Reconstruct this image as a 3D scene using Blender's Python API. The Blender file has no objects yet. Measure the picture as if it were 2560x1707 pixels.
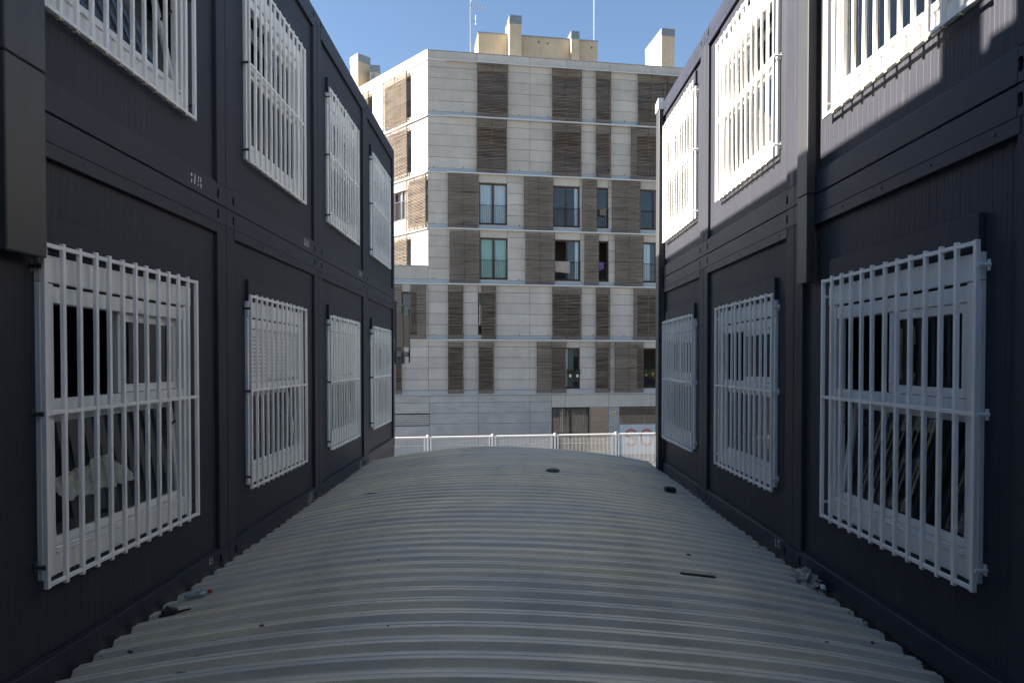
import bpy, bmesh, math, random
from mathutils import Vector, Matrix

random.seed(7)
R = math.radians
S = bpy.context.scene
COL = S.collection
H0 = 5.4                      # eye level above the street; heights below are relative to the eye

# ------------------------------------------------------------------ camera, sky, sun, exposure
cam = bpy.data.cameras.new('camera')
cam_o = bpy.data.objects.new('camera', cam)
COL.objects.link(cam_o)
cam.lens = 24.0
cam.sensor_width = 36.0
cam.shift_x = -0.0053
cam.shift_y = 0.0317
cam.clip_start = 0.05
cam.clip_end = 3000
cam_o.location = (0, 0, H0)
cam_o.rotation_euler = (R(90 - 1.02), 0, 0)
S.camera = cam_o

SUN_EL = R(29.5)
w = bpy.data.worlds.new('World')
S.world = w
w.use_nodes = True
wn = w.node_tree.nodes
bg = wn['Background']
sky = wn.new('ShaderNodeTexSky')
sky.sky_type = 'NISHITA'
sky.sun_disc = False
sky.sun_elevation = SUN_EL
sky.sun_rotation = R(-90)
sky.altitude = 0
sky.air_density = 1.0
sky.dust_density = 0.3
sky.ozone_density = 2.2
w.node_tree.links.new(sky.outputs[0], bg.inputs[0])
bg.inputs[1].default_value = 0.05

sun = bpy.data.lights.new('sun', 'SUN')
sun.energy = 5.0
sun.angle = R(0.53)
sun.color = (1.0, 0.92, 0.80)
sun_o = bpy.data.objects.new('sun', sun)
COL.objects.link(sun_o)
sun_o.location = (-30, 0, 40)
to_sun = Vector((-math.cos(SUN_EL), 0.0, math.sin(SUN_EL)))
sun_o.rotation_euler = to_sun.to_track_quat('Z', 'Y').to_euler()

S.view_settings.view_transform = 'Standard'
S.view_settings.look = 'None'
S.view_settings.gamma = 1
S.view_settings.use_curve_mapping = False
S.view_settings.exposure = 2.1
S.render.engine = 'CYCLES'
S.cycles.max_bounces = 8
S.cycles.transparent_max_bounces = 16

# ------------------------------------------------------------------ materials
MATS = {}


def material(name, col, rough=0.6, metal=0.0, spec=0.5, var=0.0, scale=(3, 3, 3), detail=4, col2=None,
             bump=0.0, bscale=(40, 40, 40), objrand=0.0, streak=0.0, rvar=0.0, scratch=0.0):
    m = bpy.data.materials.new(name)
    m.use_nodes = True
    nt = m.node_tree
    n, l = nt.nodes, nt.links
    b = n['Principled BSDF']
    b.inputs['Roughness'].default_value = rough
    b.inputs['Metallic'].default_value = metal
    b.inputs['Specular IOR Level'].default_value = spec
    tc = n.new('ShaderNodeTexCoord')
    c4 = (*col, 1)
    out = None
    if var > 0 or col2:
        mp = n.new('ShaderNodeMapping')
        mp.inputs['Scale'].default_value = scale
        l.new(tc.outputs['Object'], mp.inputs['Vector'])
        nz = n.new('ShaderNodeTexNoise')
        nz.inputs['Scale'].default_value = 1.0
        nz.inputs['Detail'].default_value = detail
        nz.inputs['Roughness'].default_value = 0.6
        l.new(mp.outputs[0], nz.inputs['Vector'])
        cr = n.new('ShaderNodeMapRange')
        cr.inputs[1].default_value = 0.3
        cr.inputs[2].default_value = 0.7
        l.new(nz.outputs['Fac'], cr.inputs[0])
        mx = n.new('ShaderNodeMix')
        mx.data_type = 'RGBA'
        second = col2 if col2 else tuple(min(1, c * (1 + var)) for c in col)
        first = col if col2 else tuple(c * (1 - var) for c in col)
        mx.inputs[6].default_value = (*first, 1)
        mx.inputs[7].default_value = (*second, 1)
        l.new(cr.outputs[0], mx.inputs[0])
        out = mx.outputs[2]
        if rvar:
            rr = n.new('ShaderNodeMapRange')
            rr.inputs[3].default_value = rough - rvar
            rr.inputs[4].default_value = rough + rvar
            l.new(nz.outputs['Fac'], rr.inputs[0])
            l.new(rr.outputs[0], b.inputs['Roughness'])
    if streak > 0:
        mp2 = n.new('ShaderNodeMapping')
        mp2.inputs['Scale'].default_value = (14, 14, 0.7)
        l.new(tc.outputs['Object'], mp2.inputs['Vector'])
        n2 = n.new('ShaderNodeTexNoise')
        n2.inputs['Scale'].default_value = 1.0
        n2.inputs['Detail'].default_value = 3
        l.new(mp2.outputs[0], n2.inputs['Vector'])
        r2 = n.new('ShaderNodeMapRange')
        r2.inputs[1].default_value = 0.35
        r2.inputs[2].default_value = 0.75
        r2.inputs[3].default_value = 1.0
        r2.inputs[4].default_value = 1.0 - streak
        l.new(n2.outputs['Fac'], r2.inputs[0])
        m2 = n.new('ShaderNodeMix')
        m2.data_type = 'RGBA'
        m2.blend_type = 'MULTIPLY'
        m2.inputs[0].default_value = 1.0
        if out:
            l.new(out, m2.inputs[6])
        else:
            m2.inputs[6].default_value = c4
        l.new(r2.outputs[0], m2.inputs[7])
        out = m2.outputs[2]
    if scratch > 0:
        # sparse pale scuffs and dust runs, long in the vertical
        mps = n.new('ShaderNodeMapping')
        mps.inputs['Scale'].default_value = (30, 30, 1.6)
        l.new(tc.outputs['Object'], mps.inputs['Vector'])
        ns = n.new('ShaderNodeTexNoise')
        ns.inputs['Scale'].default_value = 1.0
        ns.inputs['Detail'].default_value = 5
        ns.inputs['Roughness'].default_value = 0.7
        l.new(mps.outputs[0], ns.inputs['Vector'])
        rs = n.new('ShaderNodeMapRange')
        rs.inputs[1].default_value = 0.62
        rs.inputs[2].default_value = 0.80
        rs.inputs[3].default_value = 0.0
        rs.inputs[4].default_value = scratch
        l.new(ns.outputs['Fac'], rs.inputs[0])
        ms = n.new('ShaderNodeMix')
        ms.data_type = 'RGBA'
        l.new(rs.outputs[0], ms.inputs[0])
        if out:
            l.new(out, ms.inputs[6])
        else:
            ms.inputs[6].default_value = c4
        ms.inputs[7].default_value = (0.17, 0.16, 0.15, 1)
        out = ms.outputs[2]
    if objrand > 0:
        oi = n.new('ShaderNodeObjectInfo')
        r3 = n.new('ShaderNodeMapRange')
        r3.inputs[3].default_value = 1.0 - objrand
        r3.inputs[4].default_value = 1.0 + objrand
        l.new(oi.outputs['Random'], r3.inputs[0])
        m3 = n.new('ShaderNodeMix')
        m3.data_type = 'RGBA'
        m3.blend_type = 'MULTIPLY'
        m3.inputs[0].default_value = 1.0
        if out:
            l.new(out, m3.inputs[6])
        else:
            m3.inputs[6].default_value = c4
        l.new(r3.outputs[0], m3.inputs[7])
        out = m3.outputs[2]
    if out:
        l.new(out, b.inputs['Base Color'])
    else:
        b.inputs['Base Color'].default_value = c4
    if bump > 0:
        mp3 = n.new('ShaderNodeMapping')
        mp3.inputs['Scale'].default_value = bscale
        l.new(tc.outputs['Object'], mp3.inputs['Vector'])
        n3 = n.new('ShaderNodeTexNoise')
        n3.inputs['Scale'].default_value = 1.0
        n3.inputs['Detail'].default_value = 3
        l.new(mp3.outputs[0], n3.inputs['Vector'])
        bp = n.new('ShaderNodeBump')
        bp.inputs['Strength'].default_value = bump
        bp.inputs['Distance'].default_value = 0.01
        l.new(n3.outputs['Fac'], bp.inputs['Height'])
        l.new(bp.outputs[0], b.inputs['Normal'])
    MATS[name] = m
    return m


def glass(name, tint=(0.75, 0.78, 0.8), f0=0.065, rough=0.0, gloss=(1, 1, 1)):
    """thin pane: clear body plus a Schlick reflection that is the same from both sides"""
    m = bpy.data.materials.new(name)
    m.use_nodes = True
    nt = m.node_tree
    n, l = nt.nodes, nt.links
    n.remove(n['Principled BSDF'])
    t = n.new('ShaderNodeBsdfTransparent')
    t.inputs[0].default_value = (*tint, 1)
    g = n.new('ShaderNodeBsdfGlossy')
    g.inputs[0].default_value = (*gloss, 1)
    g.inputs[1].default_value = rough
    geo = n.new('ShaderNodeNewGeometry')
    dot = n.new('ShaderNodeVectorMath')
    dot.operation = 'DOT_PRODUCT'
    l.new(geo.outputs['Incoming'], dot.inputs[0])
    l.new(geo.outputs['Normal'], dot.inputs[1])

    def mth(op, a, b=None):
        q = n.new('ShaderNodeMath')
        q.operation = op
        for k, v in enumerate((a, b)):
            if v is None:
                continue
            if isinstance(v, (int, float)):
                q.inputs[k].default_value = v
            else:
                l.new(v, q.inputs[k])
        return q.outputs[0]
    c = mth('ABSOLUTE', dot.outputs['Value'])
    f = mth('ADD', mth('MULTIPLY', mth('POWER', mth('SUBTRACT', 1.0, c), 5.0), 1 - f0), f0)
    mx = n.new('ShaderNodeMixShader')
    l.new(f, mx.inputs[0])
    l.new(t.outputs[0], mx.inputs[1])
    l.new(g.outputs[0], mx.inputs[2])
    l.new(mx.outputs[0], n['Material Output'].inputs[0])
    MATS[name] = m
    return m


NAVY = material('navy_paint', (0.043, 0.044, 0.057), 0.5, spec=0.14, scratch=0.8, var=0.10, scale=(1.2, 1.2, 0.8), streak=0.10, rvar=0.08,
                bump=0.03, bscale=(90, 90, 20))
NAVY2 = material('navy_beam_paint', (0.032, 0.034, 0.050), 0.45, spec=0.2, scratch=0.6, var=0.16, scale=(2.0, 2.0, 6.0), rvar=0.08, bump=0.03, bscale=(30, 30, 30))
PIPE = material('downpipe_paint', (0.048, 0.048, 0.052), 0.42, spec=0.4, var=0.12, scale=(4, 4, 1.0), streak=0.12)
HOLE = material('cavity_shade_black', (0.012, 0.012, 0.013), 0.9)  # near-black colour stands in for the shade inside holes and slots
ROOM = material('room_lining', (0.10, 0.095, 0.085), 0.9, var=0.2, scale=(2, 2, 2))
WHITE = material('white_pvc', (0.84, 0.825, 0.79), 0.38, var=0.05, scale=(6, 6, 2), streak=0.10)
BARW = material('white_bar_paint', (0.87, 0.85, 0.81), 0.35, var=0.05, scale=(20, 20, 4), streak=0.08, scratch=0.6)
RUST = material('rusty_bar_end', (0.30, 0.23, 0.10), 0.8, var=0.5, scale=(90, 90, 90))
BOLT = material('zinc_bolt', (0.10, 0.10, 0.105), 0.45, metal=0.6)
STENCIL = material('worn_white_stencil', (0.80, 0.79, 0.77), 0.8, var=0.35, scale=(60, 60, 60))
PANE = glass('window_glass')
PANE_F = glass('facade_glass', tint=(0.80, 0.84, 0.86), f0=0.085)
CONC = material('concrete_cladding', (0.485, 0.45, 0.405), 0.8, var=0.10, scale=(1.3, 1.3, 1.3), detail=8, streak=0.09, objrand=0.085,
                bump=0.06, bscale=(25, 25, 25))
CONCG = material('grey_base_cladding', (0.40, 0.385, 0.37), 0.75, var=0.16, scale=(1.2, 1.2, 2.6), detail=8, objrand=0.05)
RENDERED = material('beige_render', (0.50, 0.42, 0.305), 0.9, var=0.10, scale=(1.5, 1.5, 1.2), detail=8, streak=0.18, bump=0.1, bscale=(20, 20, 20))
ZINC = material('zinc_flashing', (0.38, 0.40, 0.43), 0.45, metal=0.35, var=0.08, scale=(1, 1, 6))
RAILM = material('pale_track', (0.58, 0.58, 0.57), 0.5, metal=0.2, var=0.06, scale=(2, 2, 2))
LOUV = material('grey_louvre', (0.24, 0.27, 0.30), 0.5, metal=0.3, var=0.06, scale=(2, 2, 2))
WOOD = material('weathered_slats', (0.055, 0.040, 0.030), 0.85, col2=(0.23, 0.175, 0.132), scale=(0.7, 0.7, 11), detail=3)
WOOD2 = material('warm_boards', (0.30, 0.20, 0.135), 0.75, col2=(0.46, 0.34, 0.25), scale=(1.0, 1.0, 18), detail=5)
FRAMEB = material('brown_window_frame', (0.055, 0.028, 0.02), 0.5, var=0.15, scale=(5, 5, 5))
FRAMEK = material('black_window_frame', (0.018, 0.018, 0.02), 0.45, var=0.1, scale=(5, 5, 5))
RAILK = material('dark_railing', (0.035, 0.033, 0.035), 0.5, metal=0.3, var=0.1, scale=(5, 5, 5))
CURT_W = material('white_curtain', (0.66, 0.72, 0.74), 0.9, var=0.08, scale=(9, 9, 0.6))
CURT_G = material('green_curtain', (0.36, 0.55, 0.45), 0.9, var=0.10, scale=(9, 9, 0.6))
CURT_D = material('dark_green_curtain', (0.025, 0.095, 0.065), 0.9, var=0.25, scale=(16, 16, 0.6))
CURT_V = material('grey_voile', (0.05, 0.05, 0.05), 0.9, var=0.12, scale=(7, 7, 0.3))
ROOFM = None
FENCEM = material('white_fence_paint', (0.78, 0.76, 0.72), 0.45, var=0.05, scale=(5, 5, 5))
SHUT = material('painted_shopfront', (0.56, 0.58, 0.60), 0.6, var=0.05, scale=(2, 2, 1))
RED = material('red_lettering', (0.56, 0.15, 0.085), 0.6, var=0.12, scale=(6, 6, 6))
TAN = material('tan_frame', (0.26, 0.20, 0.14), 0.6, var=0.1, scale=(5, 5, 5))
YEL = material('yellow_plate', (0.62, 0.52, 0.24), 0.5, var=0.06, scale=(12, 12, 12))
BLACKP = material('black_plastic', (0.016, 0.015, 0.013), 0.6, var=0.4, scale=(30, 30, 30))
GREENP = material('green_plastic', (0.010, 0.062, 0.035), 0.45, var=0.15, scale=(30, 30, 30))
DEBRIS = material('dirty_litter', (0.05, 0.043, 0.036), 0.9, var=0.6, scale=(60, 60, 60))
BAGM = material('clear_plastic_bag', (0.30, 0.27, 0.24), 0.25, var=0.4, scale=(25, 25, 25))
SHEET = material('pale_sheet', (0.72, 0.68, 0.55), 0.8, var=0.25, scale=(9, 9, 9))
PAPER = material('white_scrap', (0.68, 0.68, 0.70), 0.6, var=0.15, scale=(60, 60, 60))
BOTM = material('clear_bottle', (0.30, 0.36, 0.38), 0.12, var=0.4, scale=(40, 40, 40))
REDP = material('red_cap', (0.30, 0.035, 0.02), 0.5, var=0.1, scale=(40, 40, 40))
TOWEL = material('beige_towel', (0.34, 0.29, 0.255), 0.95, var=0.15, scale=(18, 18, 2))
BRCL = material('brown_cloth', (0.17, 0.135, 0.115), 0.95, var=0.3, scale=(20, 20, 20))
PURP = material('purple_cloth', (0.17, 0.085, 0.24), 0.95, var=0.35, scale=(10, 10, 3))
POT = material('white_pot', (0.7, 0.68, 0.65), 0.6, var=0.06, scale=(20, 20, 20))
LEAF = material('green_leaves', (0.035, 0.075, 0.018), 0.6, var=0.5, scale=(18, 18, 18))
LEAFB = material('bright_leaves', (0.075, 0.14, 0.02), 0.6, var=0.5, scale=(18, 18, 18))
FLOWER = material('orange_flowers', (0.42, 0.115, 0.03), 0.7, var=0.4, scale=(18, 18, 18))
BALB = material('brown_sheet_panel', (0.13, 0.10, 0.07), 0.5, var=0.2, scale=(7, 7, 0.6))
GREYM = material('grey_steel', (0.13, 0.13, 0.135), 0.5, metal=0.4, var=0.12, scale=(4, 4, 4))
GROUNDM = material('pale_paving', (0.21, 0.197, 0.18), 0.9, var=0.15, scale=(0.3, 0.3, 0.3), detail=8)
ASPH = material('asphalt', (0.055, 0.055, 0.058), 0.9, var=0.2, scale=(0.8, 0.8, 0.8), detail=8)
ALU = material('aluminium_mast', (0.3, 0.3, 0.3), 0.4, metal=0.6, var=0.05, scale=(4, 4, 4))


def roof_material():
    m = bpy.data.materials.new('galvanised_sheet')
    m.use_nodes = True
    nt = m.node_tree
    n, l = nt.nodes, nt.links
    b = n['Principled BSDF']
    tc = n.new('ShaderNodeTexCoord')

    def noise(scale, det, lo, hi, a=0.0, c=1.0):
        mp = n.new('ShaderNodeMapping')
        mp.inputs['Scale'].default_value = scale
        l.new(tc.outputs['Object'], mp.inputs['Vector'])
        nz = n.new('ShaderNodeTexNoise')
        nz.inputs['Scale'].default_value = 1
        nz.inputs['Detail'].default_value = det
        nz.inputs['Roughness'].default_value = 0.62
        l.new(mp.outputs[0], nz.inputs['Vector'])
        r = n.new('ShaderNodeMapRange')
        r.inputs[1].default_value = lo
        r.inputs[2].default_value = hi
        r.inputs[3].default_value = a
        r.inputs[4].default_value = c
        l.new(nz.outputs['Fac'], r.inputs[0])
        return r.outputs[0]

    def mix(fac, a, bb, mode='MIX'):
        mx = n.new('ShaderNodeMix')
        mx.data_type = 'RGBA'
        mx.blend_type = mode
        if isinstance(fac, float):
            mx.inputs[0].default_value = fac
        else:
            l.new(fac, mx.inputs[0])
        for k, v in ((6, a), (7, bb)):
            if isinstance(v, tuple):
                mx.inputs[k].default_value = (*v, 1)
            else:
                l.new(v, mx.inputs[k])
        return mx.outputs[2]
    # galvanised blue-grey with pale beige lichen bands along the ribs, fine speckle and a few dirt runs
    c = mix(noise((0.35, 4.5, 1), 4, 0.40, 0.60), (0.70, 0.66, 0.575), (0.86, 0.78, 0.59))
    c = mix(noise((0.9, 15.0, 1), 4, 0.47, 0.68), c, (0.60, 0.58, 0.53))
    c = mix(noise((170, 170, 170), 2, 0.3, 0.7, 0.78, 1.16), c, c)
    sp = n.new('ShaderNodeMix')
    sp.data_type = 'RGBA'
    sp.blend_type = 'MULTIPLY'
    sp.inputs[0].default_value = 1.0
    l.new(c, sp.inputs[6])
    l.new(noise((260, 260, 260), 2, 0.3, 0.7, 0.80, 1.12), sp.inputs[7])
    d = n.new('ShaderNodeMix')
    d.data_type = 'RGBA'
    d.blend_type = 'MULTIPLY'
    d.inputs[0].default_value = 1.0
    l.new(sp.outputs[2], d.inputs[6])
    l.new(noise((1.9, 0.45, 1), 6, 0.50, 0.74, 1.0, 0.80), d.inputs[7])
    l.new(d.outputs[2], b.inputs['Base Color'])
    b.inputs['Metallic'].default_value = 0.2
    l.new(noise((3, 8, 3), 4, 0.3, 0.7, 0.34, 0.56), b.inputs['Roughness'])
    bp = n.new('ShaderNodeBump')
    bp.inputs['Strength'].default_value = 0.12
    bp.inputs['Distance'].default_value = 0.004
    l.new(noise((7, 30, 7), 4, 0.2, 0.8), bp.inputs['Height'])
    l.new(bp.outputs[0], b.inputs['Normal'])
    return m


ROOFM = roof_material()

# ------------------------------------------------------------------ mesh helpers


class MB:
    """collects shapes and links them as ONE mesh object"""

    def __init__(self, M=None):
        self.v, self.f, self.mi, self.M = [], [], [], M

    def pt(self, p):
        p = Vector(p)
        return tuple(self.M @ p) if self.M is not None else tuple(p)

    def poly(self, pts, mi=0):
        k = len(self.v)
        self.v += [self.pt(p) for p in pts]
        self.f.append(tuple(range(k, k + len(pts))))
        self.mi.append(mi)
        return self

    def box(self, x0, x1, y0, y1, z0, z1, mi=0, skip=()):
        k = len(self.v)
        self.v += [self.pt(p) for p in ((x0, y0, z0), (x1, y0, z0), (x1, y1, z0), (x0, y1, z0),
                                        (x0, y0, z1), (x1, y0, z1), (x1, y1, z1), (x0, y1, z1))]
        fs = {'z0': (3, 2, 1, 0), 'z1': (4, 5, 6, 7), 'y0': (0, 1, 5, 4), 'y1': (2, 3, 7, 6), 'x0': (3, 0, 4, 7), 'x1': (1, 2, 6, 5)}
        for nme, q in fs.items():
            if nme not in skip:
                self.f.append(tuple(k + i for i in q))
                self.mi.append(mi)
        return self

    def prism(self, pts, axis, a, b, mi=0):
        """closed outline pts (2-D) swept along axis from a to b"""
        def P(p, t):
            return {'x': (t, p[0], p[1]), 'y': (p[0], t, p[1]), 'z': (p[0], p[1], t)}[axis]
        n = len(pts)
        k = len(self.v)
        self.v += [self.pt(P(p, a)) for p in pts] + [self.pt(P(p, b)) for p in pts]
        self.f += [tuple(range(k + n - 1, k - 1, -1)), tuple(range(k + n, k + 2 * n))]
        self.mi += [mi, mi]
        for i in range(n):
            j = (i + 1) % n
            self.f.append((k + i, k + j, k + n + j, k + n + i))
            self.mi.append(mi)
        return self

    def tube(self, p0, p1, r, n=8, mi=0, r1=None):
        p0, p1 = Vector(p0), Vector(p1)
        d = (p1 - p0).normalized()
        u = d.orthogonal().normalized()
        w_ = d.cross(u)
        r1 = r if r1 is None else r1
        k = len(self.v)
        for p, rr in ((p0, r), (p1, r1)):
            self.v += [self.pt(p + (u * math.cos(2 * math.pi * i / n) + w_ * math.sin(2 * math.pi * i / n)) * rr) for i in range(n)]
        self.f += [tuple(range(k + n - 1, k - 1, -1)), tuple(range(k + n, k + 2 * n))]
        self.mi += [mi, mi]
        for i in range(n):
            j = (i + 1) % n
            self.f.append((k + i, k + j, k + n + j, k + n + i))
            self.mi.append(mi)
        return self

    def mesh(self, name, mats, smooth=False, fix=True, bevel=0.0):
        me = bpy.data.meshes.new(name)
        me.from_pydata(self.v, [], self.f)
        if not isinstance(mats, (list, tuple)):
            mats = [mats]
        for m in mats:
            me.materials.append(m)
        for p, i in zip(me.polygons, self.mi):
            p.material_index = i
        bm = bmesh.new()
        bm.from_mesh(me)
        if fix:
            bmesh.ops.recalc_face_normals(bm, faces=bm.faces)
        if bevel > 0:
            bmesh.ops.bevel(bm, geom=list(bm.edges), offset=bevel, segments=1, affect='EDGES', clamp_overlap=True)
        bm.to_mesh(me)
        bm.free()
        if smooth:
            for p in me.polygons:
                p.use_smooth = True
        me.update()
        return me

    def build(self, name, mats, parent=None, smooth=False, fix=True, bevel=0.0):
        return obj(name, self.mesh(name, mats, smooth, fix, bevel), parent)


def obj(name, me, parent=None, loc=None):
    o = bpy.data.objects.new(name, me)
    COL.objects.link(o)
    if parent is not None:
        o.parent = parent
    if loc:
        o.location = loc
    return o


def tag(o, label=None, cat=None, group=None, kind=None):
    for k, v in (('label', label), ('category', cat), ('group', group), ('kind', kind)):
        if v:
            o[k] = v
    return o


def empty(name, loc, rz=0.0, **kw):
    o = bpy.data.objects.new(name, None)
    COL.objects.link(o)
    o.empty_display_size = 0.3
    o.location = loc
    o.rotation_euler = (0, 0, rz)
    return tag(o, **kw)


# ------------------------------------------------------------------ ground
g = MB()
g.poly([(-700, -700, 0), (700, -700, 0), (700, 700, 0), (-700, 700, 0)])
tag(g.build('ground', GROUNDM, fix=False), kind='structure')
FA = R(9.2)
fd, fi = Vector((math.cos(FA), math.sin(FA), 0)), Vector((-math.sin(FA), math.cos(FA), 0))
FC = Vector((-4.825, 37.0, 0))
g = MB()
p = FC - fi * 8.0
g.poly([tuple(p - fd * 60 + Vector((0, 0, .004))), tuple(p + fd * 60 + Vector((0, 0, .004))),
        tuple(p + fd * 60 + fi * 5.5 + Vector((0, 0, .004))), tuple(p - fd * 60 + fi * 5.5 + Vector((0, 0, .004)))])
tag(g.build('road', ASPH, fix=False), kind='structure')
g = MB(Matrix.Translation(FC) @ Matrix.Rotation(FA, 4, 'Z'))
g.box(-60, 60, -2.45, 0.0, 0.0, 0.13)
tag(g.build('pavement', GROUNDM), kind='structure')

# ------------------------------------------------------------------ cabins (stacked site modules)
BASE_LO, BASE_UP = -1.518, 1.147          # underside of the two visible storeys
HU = 2.663


def xform(side, sc, base):
    if side == 'L':
        x = -(2.1335 + 0.008 * sc)
        return (x, sc, base + H0), R(-90) + 0.008
    x = 2.0971 - 0.011 * sc
    return (x, sc, base + H0), R(90) + 0.011


BAR_MESH = {}


def bar_mesh(kind, rusty):
    key = (kind, rusty)
    if key not in BAR_MESH:
        b = MB()
        zb, zt = -0.012, 1.582
        if kind == 'edge':
            zb, zt = 0.0, 1.572
        if rusty:
            b.box(-0.011, 0.011, 0.011, 0.031, zb + 0.016, zt)
            b.box(-0.0125, 0.0125, 0.0095, 0.0325, zb, zb + 0.0155, mi=1)
        else:
            b.box(-0.011, 0.011, 0.011, 0.031, zb, zt)
        BAR_MESH[key] = b.mesh('bar', [BARW, RUST], bevel=0.0025)
    return BAR_MESH[key]


GR_EXTRA = {}


def grille(root, ac, z0, side, rusty=False):
    """white security grille: two edge bars, eleven inner bars, three rails, wall pins"""
    hw = 0.742
    r = MB()
    for zz, t in ((0.004, 0.02), (1.549, 0.02)):
        r.box(ac - hw + .010, ac + hw - .010, 0.0175, 0.0325, z0 + zz, z0 + zz + t)
    for s_ in (-1, 1):
        r.box(ac + s_ * hw - .011, ac + s_ * hw + .011, 0.013, 0.035, z0, z0 + 1.572)
    gr = r.build('window_grille', BARW, root, bevel=0.002)
    MB().box(ac - hw + .010, ac + hw - .010, 0.0175, 0.0325, z0 + .787, z0 + .807).build('rail', BARW, gr, bevel=0.002)
    for i in range(11):
        o = obj('bar', bar_mesh('in', rusty), gr, (ac + (i - 5) * 0.1225, 0.004, z0))
        o.rotation_euler = (random.uniform(-.003, .003), random.uniform(-.005, .005), random.uniform(-.06, .06))
    for s_ in (-1, 1):
        for zz in (0.10, 0.795, 1.46):
            pins = MB()
            pins.tube((ac + s_ * (hw + .012), -0.031, z0 + zz), (ac + s_ * (hw + .012), 0.022, z0 + zz), 0.009)
            pins.tube((ac + s_ * (hw + .012), 0.012, z0 + zz), (ac + s_ * (hw + .012), 0.026, z0 + zz), 0.0115, 6)
            pins.box(ac + s_ * (hw + .004) - .01, ac + s_ * (hw + .004) + .01, -0.031, -0.026, z0 + zz - .025, z0 + zz + .025)
            pins.build('wall_pin', BARW if side == 'R' else BOLT, gr)
    return gr


def sash(parent, a0, a1, z0, z1, o0, wd=0.045, dp=0.03, pane=True, tilt=0.0, name='sash'):
    """one glazed sash; tilted about its bottom edge when tilt is set"""
    M = Matrix.Translation((0, o0, z0)) @ Matrix.Rotation(tilt, 4, 'X')
    h = z1 - z0
    b = MB(M)
    b.box(a0, a1, -dp, 0, 0, wd)
    b.box(a0, a1, -dp, 0, h - wd, h)
    b.box(a0, a0 + wd, -dp, 0, wd, h - wd)
    b.box(a1 - wd, a1, -dp, 0, wd, h - wd)
    s_ = b.build(name, WHITE, parent, bevel=0.003)
    if pane:
        q = MB(M)
        q.poly([(a0 + wd, -dp * .5, wd), (a1 - wd, -dp * .5, wd), (a1 - wd, -dp * .5, h - wd), (a0 + wd, -dp * .5, h - wd)])
        q.build('pane', PANE, parent, fix=False)
    return s_


def window(root, ac, z, side, mode):
    """white PVC window: roller box, sliding upper lights, hopper below. z = local height of frame bottom"""
    hw = 0.725
    jw = 0.095
    f = MB()
    o0, o1 = -0.075, -0.008
    f.box(ac - hw, ac - hw + jw, o0, o1, z, z + 1.362)
    f.box(ac + hw - jw, ac + hw, o0, o1, z, z + 1.362)
    f.box(ac - hw + jw, ac + hw - jw, o0, o1 - .004, z, z + 0.125)
    f.box(ac - hw + jw, ac + hw - jw, o0, o1 - .004, z + 0.757, z + 0.825)
    f.box(ac - hw + jw, ac + hw - jw, o0, o1 - .004, z + 1.275, z + 1.352)
    # drip sill and guide lips
    f.box(ac - hw + jw + .002, ac + hw - jw - .002, o1 - .003, o1 + .004, z + 0.098, z + 0.112)
    wnd = f.build('window', WHITE, root, bevel=0.003)
    b = MB()
    b.box(ac - hw, ac + hw, o0, o1 + .004, z + 1.366, z + 1.492)
    b.build('shutter_box', WHITE, wnd, bevel=0.004)
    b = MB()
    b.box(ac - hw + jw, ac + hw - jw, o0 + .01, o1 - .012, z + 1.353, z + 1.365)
    b.build('slot_shade_strip', HOLE, wnd)  # solid strip, the slot's shade put into its colour
    sx = -1 if side == 'R' else 1          # which way is nearest the camera in local a
    a0, a1 = ac - hw + jw + .002, ac + hw - jw - .002
    u0, u1 = z + 0.828, z + 1.273
    l0, l1 = z + 0.128, z + 0.755
    mid = (a0 + a1) / 2
    near = (min(mid, mid + sx * 9), max(mid, mid + sx * 9))
    nr = (mid - .03, a1) if sx > 0 else (a0, mid + .03)
    fr = (a0, mid + .03) if sx > 0 else (mid - .03, a1)
    if mode.get('shutter', 0):
        k = 0
        zz = u1
        bottom = u1 - mode['shutter']
        while zz - .0325 > bottom:
            s_ = MB()
            s_.box(a0, a1, -0.042, -0.034, zz - 0.0305, zz - 0.002)
            s_.build('shutter_slat', WHITE, wnd, bevel=0.002)
            zz -= 0.0325
            k += 1
    if mode.get('near', 1):
        sash(wnd, nr[0], nr[1], u0, u1, -0.018 if not mode.get('shutter') else -0.05)
    if mode.get('far', 1):
        sash(wnd, fr[0], fr[1], u0, u1, -0.055 if not mode.get('shutter') else -0.09)
    sash(wnd, a0, a1, l0, l1, -0.03, wd=0.042, tilt=R(mode.get('tilt', 0)))
    if mode.get('tilt', 0):
        h = MB()
        ae = a0 + .03 if sx > 0 else a1 - .03
        h.tube((ae, -0.05, z + 0.62), (ae, -0.14, z + 0.55), 0.008, 6)
        h.build('stay_arm', BOLT, wnd)
    if mode.get('blind', 0):
        bl = MB()
        for i in range(int(mode['blind'] / .04)):
            zz = u1 - i * .04
            bl.box(a0, a1, -0.16, -0.13, zz - .022, zz - .016)
        tag(bl.build('blind', WHITE, wnd), kind='stuff')
    return wnd


def ribbed(b, a0, a1, z0, z1, o):
    """flat sandwich panel with fine vertical grooves"""
    P = 0.0305
    n = max(1, int(round((a1 - a0) / P)))
    st = (a1 - a0) / n
    prof = []
    for i in range(n):
        a = a0 + i * st
        d = 0.0011 if i % 2 else 0.0007
        prof += [(a, o), (a + st - .004, o), (a + st - .002, o - d)]
    prof.append((a1, o))
    for (p, q) in zip(prof[:-1], prof[1:]):
        b.poly([(p[0], p[1], z0), (q[0], q[1], z0), (q[0], q[1], z1), (p[0], p[1], z1)])


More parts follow.
